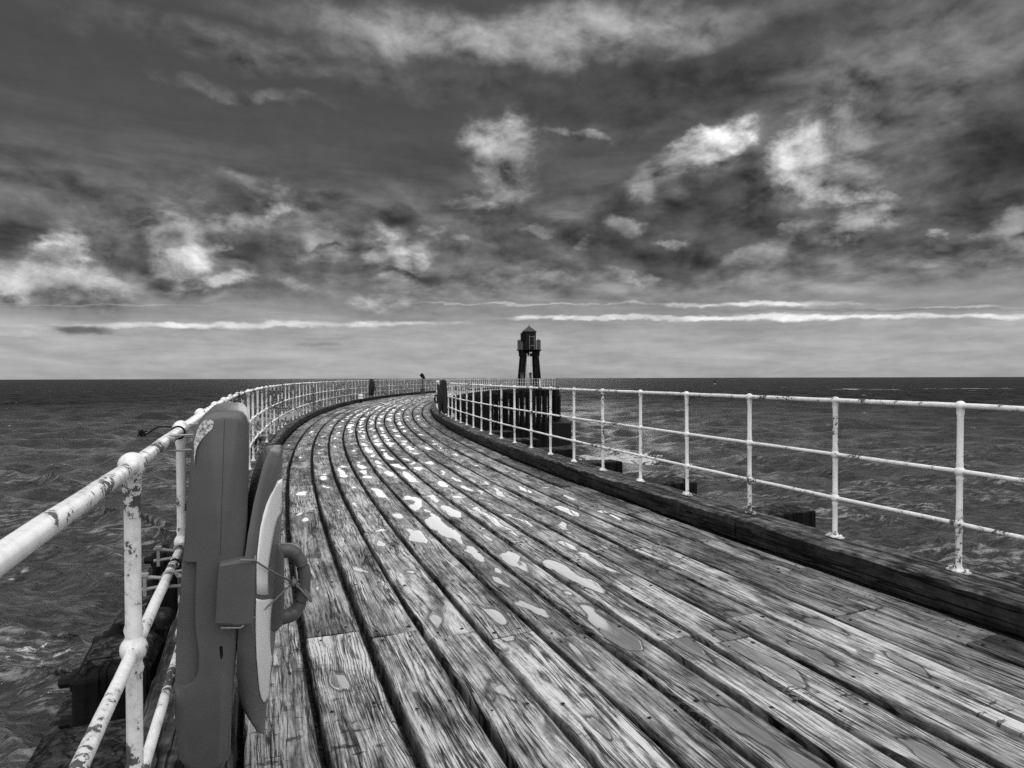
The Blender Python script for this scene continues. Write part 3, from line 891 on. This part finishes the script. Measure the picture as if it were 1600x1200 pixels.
def copy_tree(o, parent=None):
    c = o.copy(); COL.objects.link(c); c.parent = parent
    for ch in list(o.children): copy_tree(ch, c)
    return c
GH = 'lifebuoy housings on the pier railings'
h0 = build_housing('large grey plastic lifebuoy housing tied with cord, close by on the left railing', GH)
h0.location = arc(-22.82, 0.0, 0); h0.rotation_euler = (0, 0, rad(22.82))
h1 = copy_tree(h0); h1['label'] = 'dark lifebuoy housing on the right railing where the pier bends out of sight'
ph = -12.05; h1.location = arc(ph, width(ph) - .0, .02); h1.rotation_euler = (0, 0, rad(-ph + 180))
h2 = copy_tree(h0); h2['label'] = 'tiny dark lifebuoy housing on the far left railing near the horizon'
ph = -1.35; h2.location = arc(ph, 0.0, .02); h2.rotation_euler = (0, 0, rad(-ph))
for h in (h1, h2):
    def recolour(o):
        for ch in o.children:
            if ch.type == 'MESH':
                ch.material_slots[0].link = 'OBJECT'
                ch.material_slots[0].material = DARKPL
            recolour(ch)
    recolour(h)

# ------------------------------------------------------------------ lighthouse
def build_lighthouse():
    rt = thing('lighthouse', 'small dark timber lighthouse on four splayed legs at the end of the pier', 'lighthouse', (2.55, 95.0, .17), rad(9))
    def leg(sx, sy):
        bm = bmesh.new()
        t, b = Vector((sx * .95, sy * .95, 4.55)), Vector((sx * 1.24, sy * 1.24, 0))
        ht, hb = .29, .34
        r = []
        for c, h in ((b, hb), (t, ht)):
            r.append([bm.verts.new(c + Vector((x * h, y * h, 0))) for x, y in ((-1, -1), (1, -1), (1, 1), (-1, 1))])
        for k in range(4): bm.faces.new((r[0][k], r[0][(k + 1) % 4], r[1][(k + 1) % 4], r[1][k]))
        bm.faces.new(r[0][::-1]); bm.faces.new(r[1])
        bm_obj('leg', bm, BLACK, rt, bevel=.03)
    for sx in (-1, 1):
        for sy in (-1, 1): leg(sx, sy)
    bm = bmesh.new()
    for s in (-1, 1):
        box(bm, (-1.36, s * 1.0 - .22, 4.56), (1.36, s * 1.0 + .22, 5.10)); 
    for s in (-1, 1): box(bm, (s * 1.0 - .22, -.775, 4.62), (s * 1.0 + .22, .775, 5.09))
    for s in (-1, 1): box(bm, (-1.42, s * 1.05 - .15, 5.11), (1.42, s * 1.05 + .15, 5.36))
    bm_obj('cross_beam', bm, BLACK, rt, bevel=.02)
    bm = bmesh.new(); lathe(bm, [(1.86, 5.37), (1.90, 5.40), (1.90, 5.47), (1.86, 5.50)], 8, Matrix.Rotation(PI / 8, 4, 'Z')); bm_obj('gallery_floor', bm, BLACK, rt)
    bm = bmesh.new(); lathe(bm, [(1.04, 5.5), (1.04, 8.14)], 12)
    o = bm_obj('lantern_room', bm, BLACK2, rt, bevel=.02)
    bm = bmesh.new()
    for z in (6.05, 7.35): box(bm, (-.02, -1.075, z), (.55, -1.03, z + .05))
    box(bm, (-.14, -1.08, 5.52), (-.10, -1.0, 7.6)); box(bm, (.56, -1.03, 5.52), (.60, -.86, 7.6))
    bm_obj('door', bm, GALV, o)
    bm = bmesh.new(); lathe(bm, [(1.16, 8.12), (1.18, 8.17), (.10, 8.98), (.085, 9.02), (.05, 9.05), (.05, 9.16), (.075, 9.2), (.03, 9.27)], 8, Matrix.Rotation(PI / 8, 4, 'Z')); bm_obj('roof', bm, ROOF, rt)
    bm = bmesh.new(); box(bm, (-1.27, -.75, 6.82), (-.62, .1, 7.86)); box(bm, (-1.31, -.79, 7.86), (-.6, .14, 7.93)); box(bm, (-1.05, -.76, 6.98), (-.72, -.74, 7.7))
    bm_obj('fog_horn_box', bm, BLACK, rt, bevel=.02)
    for s in (-1, 1):
        bm = bmesh.new()
        x0, x1 = (-1.60, -.98) if s < 0 else (1.02, 1.60)
        box(bm, (x0, -.55, 5.5), (x1, -.50, 6.85)); box(bm, (x0 if s < 0 else x1 - .05, -.5, 5.5), (x0 + .05 if s < 0 else x1, 1.0, 6.85))
        bm_obj('gallery_panel', bm, PANEL, rt)
        bm = bmesh.new()
        for x in (x0, x1): tube(bm, [(x, -.56, 5.5), (x, -.56, 6.92)], .03, 6)
        tube(bm, [(x0, -.56, 6.9), (x1, -.56, 6.9)], .035, 6); tube(bm, [(x1 if s > 0 else x0, -.56, 6.9), (x1 if s > 0 else x0, 1.0, 6.9)], .035, 6)
        bm_obj('gallery_rail', bm, BLACK, rt)
    bm = bmesh.new(); lathe(bm, [(.05, 6.9), (.09, 6.95), (.09, 7.05), (.03, 7.1)], 8, Matrix.Translation((1.28, -.5, 0))); bm_obj('beacon', bm, BLACK, rt)
    bm = bmesh.new()
    for x in (-.60, -.22): tube(bm, [(x - .12, -1.35, 0), (x + .06, -1.30, 4.9)], .035, 6)
    for k in range(16): z = .25 + k * .29; d = .18 * z / 4.9; tube(bm, [(-.72 + d, -1.34, z), (-.34 + d, -1.34, z)], .022, 6)
    bm_obj('ladder', bm, WHITE, rt)
    bm = bmesh.new(); tube(bm, [(-.62, -1.24, 0), (-.62, -1.24, 5.3)], .07, 8); bm_obj('drain_pipe', bm, BLACK2, rt)
    bm = bmesh.new(); box(bm, (-.22, -1.36, 4.93), (.20, -1.23, 5.14)); bm_obj('floodlight', bm, WHITE, rt, bevel=.02)
    for x, y, r in ((-1.05, -1.75, .26), (.15, -1.6, .16)):
        t = thing('ventilator', 'wide flared grey ventilator cowl by the left lighthouse leg' if r > .2 else 'narrow flared grey ventilator cowl beneath the lighthouse', 'ventilator', Vector((2.55, 95, .17)) + Vector((x, y, 0)))
        bm = bmesh.new(); lathe(bm, [(r, 0), (r, 1.7)], 10); bm_obj('shaft', bm, PANEL, t, smooth=True, sharp=40)
        bm = bmesh.new(); lathe(bm, [(r + .001, 1.7), (r * 1.12, 1.85), (r * 1.55, 2.1), (r * 1.5, 2.1), (r * .9, 1.8)], 10); bm_obj('cowl', bm, PANEL, t, smooth=True, sharp=40)
    t = thing('covered_heap', 'low dark heap at the foot of the right lighthouse leg', 'heap', (3.35, 93.0, .17))
    bm = bmesh.new(); bmesh.ops.create_icosphere(bm, subdivisions=3, radius=.55)
    for v in bm.verts:
        v.co *= 1 + .18 * math.sin(v.co.x * 7 + 2 * v.co.z * 5) * math.cos(v.co.y * 6); v.co.z = max(0, v.co.z * 1.1 + .25)
        if v.co.z > .55: v.co.z = .55 + (v.co.z - .55) * 1.1
    bm_obj('tarpaulin', bm, BLACK, t, smooth=True)
build_lighthouse()

# ------------------------------------------------------------------ telescope, deck lamp, buoy
def build_small():
    p = Vector((-7.95, 57.0, 0)); z0 = rise(57) + .003
    t = thing('telescope', 'tilted coin-operated telescope on a pedestal by the far left railing', 'telescope', (p.x, p.y, z0), rad(-6))
    bm = bmesh.new(); prism(bm, [(-.17, -.17), (.17, -.17), (.17, .17), (-.17, .17)], 0, .52, axis='z'); bm_obj('pedestal', bm, ROOF, t, bevel=.02)
    bm = bmesh.new(); lathe(bm, [(.07, .52), (.05, .6), (.045, 1.25), (.07, 1.30), (.07, 1.36)], 10); bm_obj('column', bm, ROOF, t, smooth=True, sharp=40)
    bm = bmesh.new()
    M = Matrix.Translation((.0, 0, 1.60)) @ Matrix.Rotation(rad(-38), 4, 'Y')
    lathe(bm, [(.09, -.26), (.12, -.24), (.12, -.06), (.17, .0), (.17, .22), (.13, .26)], 12, M)
    bm_obj('body', bm, BLACK2, t, smooth=True, sharp=40)
    bm = bmesh.new(); 
    for s in (-1, 1): tube(bm, [(s * .10, 0, 1.34), (s * .15, 0, 1.45), (s * .14, 0, 1.6)], .025, 6)
    bm_obj('yoke', bm, BLACK2, t)
    ph = -3.35
    t = thing('deck_lamp', 'small white two-tier lamp on a short dark stem beside the far left kerb', 'lamp', arc(ph, KL + .17, .003))
    bm = bmesh.new(); lathe(bm, [(.10, 0), (.10, .02), (.055, .04), (.055, .22)], 10); bm_obj('stem', bm, BLACK, t)
    bm = bmesh.new(); lathe(bm, [(.11, .22), (.15, .24), (.15, .31), (.10, .33), (.10, .37), (.15, .39), (.155, .45), (.12, .49), (.05, .50)], 14); bm_obj('lamp_head', bm, WHITE, t, smooth=True, sharp=40)
    d = 900.0
    t = thing('navigation_buoy', 'tiny dark pillar buoy with pale float far out near the horizon', 'buoy', ((1117 - 800) / 1000 * d, d, -8.0))
    bm = bmesh.new(); lathe(bm, [(1.4, -.6), (1.6, .0), (1.5, .9), (.5, 1.3)], 14); bm_obj('float', bm, GALV, t, smooth=True, sharp=40)
    bm = bmesh.new(); lathe(bm, [(.7, 1.3), (.55, 4.6), (.9, 4.7), (.9, 5.0), (.35, 5.3), (.35, 6.3), (.1, 6.6)], 10); bm_obj('tower', bm, BLACK, t)
build_small()

# ------------------------------------------------------------------ sky
SUN_AZ, SUN_EL = -6.0, 13.5
def build_world():
    w = bpy.data.worlds.new('World'); scene.world = w; w.use_nodes = True
    g = NT(w.node_tree); g.n.clear()
    out = g.n.new('ShaderNodeOutputWorld'); bg = g.n.new('ShaderNodeBackground')
    tc = g.n.new('ShaderNodeTexCoord'); D = tc.outputs['Generated']
    x, y, z = g.sep(D)
    A = g.m('ARCTAN2', x, y); E = g.m('ARCSINE', z)
    P0 = g.comb(A, E, 0)
    sky = g.n.new('ShaderNodeTexSky'); sky.sky_type = 'NISHITA'; sky.sun_disc = False
    sky.sun_elevation = rad(SUN_EL); sky.sun_rotation = rad(SUN_AZ)
    bw = g.n.new('ShaderNodeRGBToBW'); g.l.new(sky.outputs[0], bw.inputs[0])
    clear = g.mul(bw.outputs[0], .10)
    # cloud-plane coordinates (far clouds foreshorten towards the horizon)
    zc = g.add(g.m('MAXIMUM', z, 0), .07)
    PL = g.comb(g.m('DIVIDE', x, zc), g.m('DIVIDE', y, zc), 0)
    warp = g.noise(g.v('MULTIPLY', P0, (7, 11, 1)), 1, 9, .60, 0, True)
    wv = g.v('SUBTRACT', warp, (.5, .5, .5))
    P = g.v('ADD', P0, g.v('MULTIPLY', wv, (.15, .10, 0)))
    hw = g.noise(g.v('MULTIPLY', P0, (22, 70, 1)), 1, 6, .62)
    hv = g.comb(0, g.mul(g.sub(hw, .5), .016), 0)
    PS = g.v('ADD', hv, g.v('ADD', g.comb(A, g.m('DIVIDE', z, g.m('MAXIMUM', y, .15)), 0), g.v('MULTIPLY', wv, (.20, .022, 0))))      # for flat streaks
    # billow with side light: difference of two samples
    q = g.v('MULTIPLY', P0, (9, 14, 1))
    b0 = g.noise(q, 1, 10, .60, .25)
    b1 = g.noise(g.v('ADD', q, (.14, .20, 0)), 1, 7, .58, .25)
    rel = g.mul(g.sub(b0, b1), 4.2)
    fine = g.noise(g.v('MULTIPLY', P0, (30, 60, 1)), 1, 7, .65, .2)
    # clear-sky gradient, thin veil
    grad = g.n.new('ShaderNodeValToRGB'); g.l.new(g.m('DIVIDE', g.m('MAXIMUM', E, 0), .6), grad.inputs[0])
    cr = grad.color_ramp; cr.interpolation = 'B_SPLINE'
    stops = [(0.0, .38), (.045, .46), (.11, .42), (.17, .29), (.25, .17), (.36, .125), (.48, .088), (.60, .060), (.76, .050), (1.0, .075)]
    cr.elements[0].position = stops[0][0]; cr.elements[0].color = (stops[0][1],) * 3 + (1,)
    cr.elements[1].position = 1.0; cr.elements[1].color = (stops[-1][1],) * 3 + (1,)
    for p_, c_ in stops[1:-1]:
        e = cr.elements.new(p_); e.color = (c_, c_, c_, 1)
    gsep = g.n.new('ShaderNodeRGBToBW'); g.l.new(grad.outputs[0], gsep.inputs[0])
    L = g.add(g.mul(gsep.outputs[0], .88), g.mul(g.m('MINIMUM', clear, .22), .12))
    # stratus sheets from the cloud plane
    st = g.noise(g.v('MULTIPLY', PL, (.55, .8, 1)), 1, 8, .62, .5)
    st2 = g.noise(g.v('MULTIPLY', P0, (3.2, 26, 1)), 1, 7, .6, .2)
    zone = g.mul(g.ss(E, .02, .10), g.sub(1.0, g.ss(E, .30, .40)))
    L = g.mul(L, g.mix(zone, 1.0, g.rng(st2, .34, .66, .78, 1.26)))
    low = g.sub(1.0, g.ss(E, .06, .13))
    L = g.mul(L, g.mix(low, 1.0, g.rng(g.noise(g.v('MULTIPLY', P0, (7, 46, 1)), 1, 7, .62, .3), .36, .64, .86, 1.16)))
    deckc = g.mul(g.mul(g.ss(st, .46, .62), g.ss(E, .10, .2)), g.sub(1.0, g.ss(E, .30, .40)))
    L = g.mix(g.mul(deckc, .25), L, g.mul(L, g.rng(b0, .35, .65, .6, 1.5)))
    cu = g.noise(g.v('MULTIPLY', P0, (10, 23, 1)), 1, 9, .58, .15)
    cu1 = g.noise(g.v('MULTIPLY', g.v('ADD', P0, (.012, .012, 0)), (10, 23, 1)), 1, 6, .56, .15)
    cz = g.mul(g.ss(E, .10, .16), g.sub(1.0, g.ss(E, .22, .30)))
    L = g.mul(L, g.mix(cz, 1.0, g.m('MAXIMUM', g.add(g.rng(cu, .36, .64, .68, 1.42), g.mul(g.sub(cu, cu1), 1.8)), .4)))
    # every cloud patch is an eroded ellipse on the sky with a relief-lit tone; shared terms are made once
    cache = {}
    def tone(tex):
        if ('t', tex) not in cache:
            cache['t', tex] = g.m('MAXIMUM', g.add(1.0, g.mul(g.add(rel, g.mul(g.sub(fine, .5), .5)), tex)), .25)
        return cache['t', tex]
    def erosion(ero):
        if ('e', ero) not in cache:
            cache['e', ero] = g.mul(ero, g.add(g.sub(.5, b0), g.mul(g.sub(.5, fine), .35)))
        return cache['e', ero]
    def blob(L, px, py, rx, ry, rot, val, op=1.0, soft=.35, pts=None, tex=1.0, ero=0):
        u, v = (px - 800) / 1000, (590.8 - py) / 1000
        az = math.atan(u); el = math.atan(v * math.cos(az)) if pts is None else v
        c = math.cos(az)
        Q = g.v('SUBTRACT', pts if pts is not None else P, (az, el, 0))
        if abs(rot) > 2:
            nd = g.n.new('ShaderNodeVectorRotate'); nd.rotation_type = 'Z_AXIS'; g.l.new(Q, nd.inputs['Vector']); nd.inputs['Angle'].default_value = -rad(rot); Q = nd.outputs[0]
        d = g.v('LENGTH', g.v('MULTIPLY', Q, (1000 / (rx * c), 1000 / ry, 0)), out=1)
        lo, hi = soft, 1.25
        if ero: d = g.add(d, erosion(ero)); lo, hi = .28, 1.12
        return g.mix(g.rng(d, lo, hi, op, 0.0, True), L, g.mul(val, tone(tex)))
    # broad masses
    for b in ((1390, 160, 340, 150, 25, .165, .95, .1), (1230, 300, 330, 110, 8, .115, .95, .15), (1080, 130, 300, 60, 4, .058, .8, .1), (820, 62, 420, 36, 0, .34, .95, .2), (430, 92, 330, 20, 0, .13, .8, .1), (385, 141, 150, 9, 0, .14, .8),
              (720, 140, 170, 20, 3, .10, .6), (1575, 265, 130, 110, 0, .042, .9, .1), (330, 385, 420, 80, -3, .155, .9, .3), (700, 370, 330, 80, 0, .135, .85, .1), (1000, 200, 180, 16, 4, .10, .6), (1450, 95, 200, 40, 0, .19, .6), (230, 300, 300, 30, 0, .12, .6), (1460, 180, 40, 40, 0, .22, .6, 0)):
        L = blob(L, *b[:7], soft=b[7] if len(b) > 7 else .2, tex=.8)
    # dark bases
    for b in ((35, 362, 105, 44, 0, .050, .95), (160, 400, 110, 36, 0, .085, .85), (385, 390, 75, 42, 0, .052, .95), (530, 408, 90, 30, 0, .085, .8), (320, 432, 170, 17, -8, .058, .9), (385, 312, 55, 18, 0, .07, .8), (520, 300, 50, 24, 0, .085, .7),
              (780, 300, 130, 45, 0, .085, .7), (880, 370, 190, 40, 0, .085, .8), (1030, 322, 130, 44, 5, .040, .95), (1180, 335, 190, 40, 5, .062, .9), (1060, 392, 190, 32, 0, .068, .85), (1290, 396, 110, 20, 0, .07, .8), (1165, 250, 55, 60, 0, .085, .75), (1440, 330, 140, 50, 0, .078, .8), (60, 462, 90, 12, 0, .085, .7), (650, 440, 100, 14, 0, .10, .5)):
        L = blob(L, *b, tex=1.0, ero=1.0)
    # sunlit flanks
    for b in ((95, 392, 55, 22, 35, .62, .95), (55, 438, 95, 24, 0, .46, .95), (140, 452, 50, 18, 0, .36, .8), (275, 385, 56, 46, 20, .52, .95), (335, 342, 90, 13, 14, .36, .8), (445, 322, 38, 20, 25, .60, .95), (372, 438, 42, 13, 0, .48, .95),
              (505, 372, 36, 34, 0, .30, .8), (618, 390, 56, 36, 0, .40, .9), (640, 405, 24, 26, 0, .5, .7), (785, 232, 50, 46, 10, .42, .9), (795, 285, 44, 34, 0, .20, .7), (1092, 234, 76, 21, 36, .66, 1.0), (1035, 270, 46, 24, 35, .28, .7), (1250, 240, 58, 48, -25, .58, 1.0), (1290, 290, 62, 34, -35, .50, .95),
              (1335, 240, 50, 46, -20, .26, .8), (1325, 316, 42, 13, -15, .48, .9), (1330, 368, 46, 18, 25, .38, .9), (1215, 392, 44, 15, 20, .26, .7), (1168, 402, 34, 13, 20, .26, .7), (1250, 368, 36, 13, 10, .26, .6), (420, 288, 75, 14, 0, .20, .7), (475, 455, 22, 11, 0, .36, .8), (605, 478, 46, 11, 0, .32, .9), (900, 218, 62, 8, -7, .28, .9), (850, 430, 60, 12, 0, .3, .6), (1480, 400, 170, 14, 3, .24, .6), (905, 382, 22, 10, 20, .34, .6), (1330, 180, 34, 26, -30, .24, .7)):
        if b[2] > 30:
            L = blob(L, b[0] + b[2] * .15, b[1] + b[3] * .25, b[2] * 1.55, b[3] * 1.7, b[4], b[5] * .42, .62, tex=1.1, soft=0)
        L = blob(L, b[0], b[1], b[2] * 1.12, b[3] * 1.12, b[4], b[5] * .98, b[6], tex=1.1, ero=1.35)
    # ragged scraps of low cumulus
    R2 = random.Random(21)
    for k in range(34):
        px, py = R2.uniform(-40, 1640), R2.choice((R2.uniform(300, 380), R2.uniform(380, 462)))
        rx = R2.uniform(16, 46) * (1.0 if py < 400 else 1.25); ry = rx * R2.uniform(.28, .5) * (1.0 if py < 400 else .7)
        val = R2.choice((.06, .07, .22, .27, .33))
        L = blob(L, px, py, rx, ry, R2.uniform(-15, 20), val, R2.uniform(.55, .9), tex=1.0, ero=1.5)
    # bright gaps low over the sea
    for b in ((1250, 498, 480, 5.5, 0, .82, 1.0), (960, 498, 200, 5.0, 0, .74, .9), (1210, 477, 170, 5.5, 0, .80, .95), (820, 475.5, 240, 2.2, 0, .50, .8), (430, 506, 330, 6, 0, .74, 1.0), (60, 517, 110, 5, 0, .45, .7), (1480, 484, 80, 2, 0, .6, .6), (200, 474, 200, 1.5, 0, .4, .6)):
        L = blob(L, *b, pts=PS, tex=.35, ero=.9)
    for b in ((1300, 487, 330, 3.0, 0, .24, .7), (135, 513, 46, 9, 0, .13, .95), (1420, 512, 250, 6, 0, .30, .5), (510, 538, 40, 4, 0, .24, .6), (700, 490, 200, 4, 0, .26, .6)):
        L = blob(L, *b, soft=.2, pts=PS, tex=.4)
    L = g.mul(L, g.mix(g.mul(g.ss(E, .09, .14), g.sub(1.0, g.ss(E, .27, .36))), 1.0, g.m('MAXIMUM', g.add(g.rng(cu, .34, .66, .90, 1.10), g.mul(g.sub(cu, cu1), .8)), .5)))
    L = g.mul(L, g.rng(fine, .3, .7, .93, 1.07))
    # unseen vault: bright broken overcast overhead and behind
    ov = g.rng(g.noise(g.v('MULTIPLY', PL, (.8, .8, 1)), 1, 5, .6), .35, .65, .80, 1.7)
    up = g.ss(E, .62, 1.05)
    L = g.mix(up, L, ov)
    bk = g.mul(g.ss(g.m('ABSOLUTE', A), 1.0, 1.9), g.ss(E, -.02, .25))
    L = g.mix(bk, L, g.mul(ov, g.rng(E, .05, .95, .45, 1.75)))
    L = g.mix(g.ss(E, -.02, -.004), .05, L)
    g.l.new(g.gray(L), bg.inputs[0]); bg.inputs[1].default_value = 1.0
    g.l.new(bg.outputs[0], out.inputs[0])
    try: w.cycles.sampling_method = 'MANUAL'; w.cycles.sample_map_resolution = 512
    except Exception: pass
build_world()

sl = bpy.data.lights.new('sun', 'SUN'); sl.energy = 0.5; sl.angle = rad(32); sl.color = (1, 1, 1)
so = bpy.data.objects.new('sun', sl); COL.objects.link(so)
S = Vector((math.sin(rad(SUN_AZ)) * math.cos(rad(SUN_EL)), math.cos(rad(SUN_AZ)) * math.cos(rad(SUN_EL)), math.sin(rad(SUN_EL))))
so.rotation_euler = S.to_track_quat('Z', 'Y').to_euler(); so.location = S * 50

# ------------------------------------------------------------------ camera
cam = bpy.data.cameras.new('camera'); co_ = bpy.data.objects.new('camera', cam); COL.objects.link(co_)
cam.sensor_width = 36; cam.lens = 22.5; cam.clip_start = .05; cam.clip_end = 100000
co_.location = (0, 0, 1.48)
co_.rotation_euler = (Matrix.Rotation(rad(90 - .527), 3, 'X') @ Matrix.Rotation(rad(-.152), 3, 'Z')).to_euler()
scene.camera = co_
scene.cycles.use_denoising = False
cy = scene.cycles
cy.max_bounces = 4; cy.diffuse_bounces = 2; cy.glossy_bounces = 3; cy.transmission_bounces = 0; cy.volume_bounces = 0; cy.caustics_reflective = False; cy.caustics_refractive = False
vs = scene.view_settings
vs.view_transform = 'Standard'; vs.look = 'None'; vs.gamma = 1; vs.exposure = 0
scene.display_settings.display_device = 'sRGB'
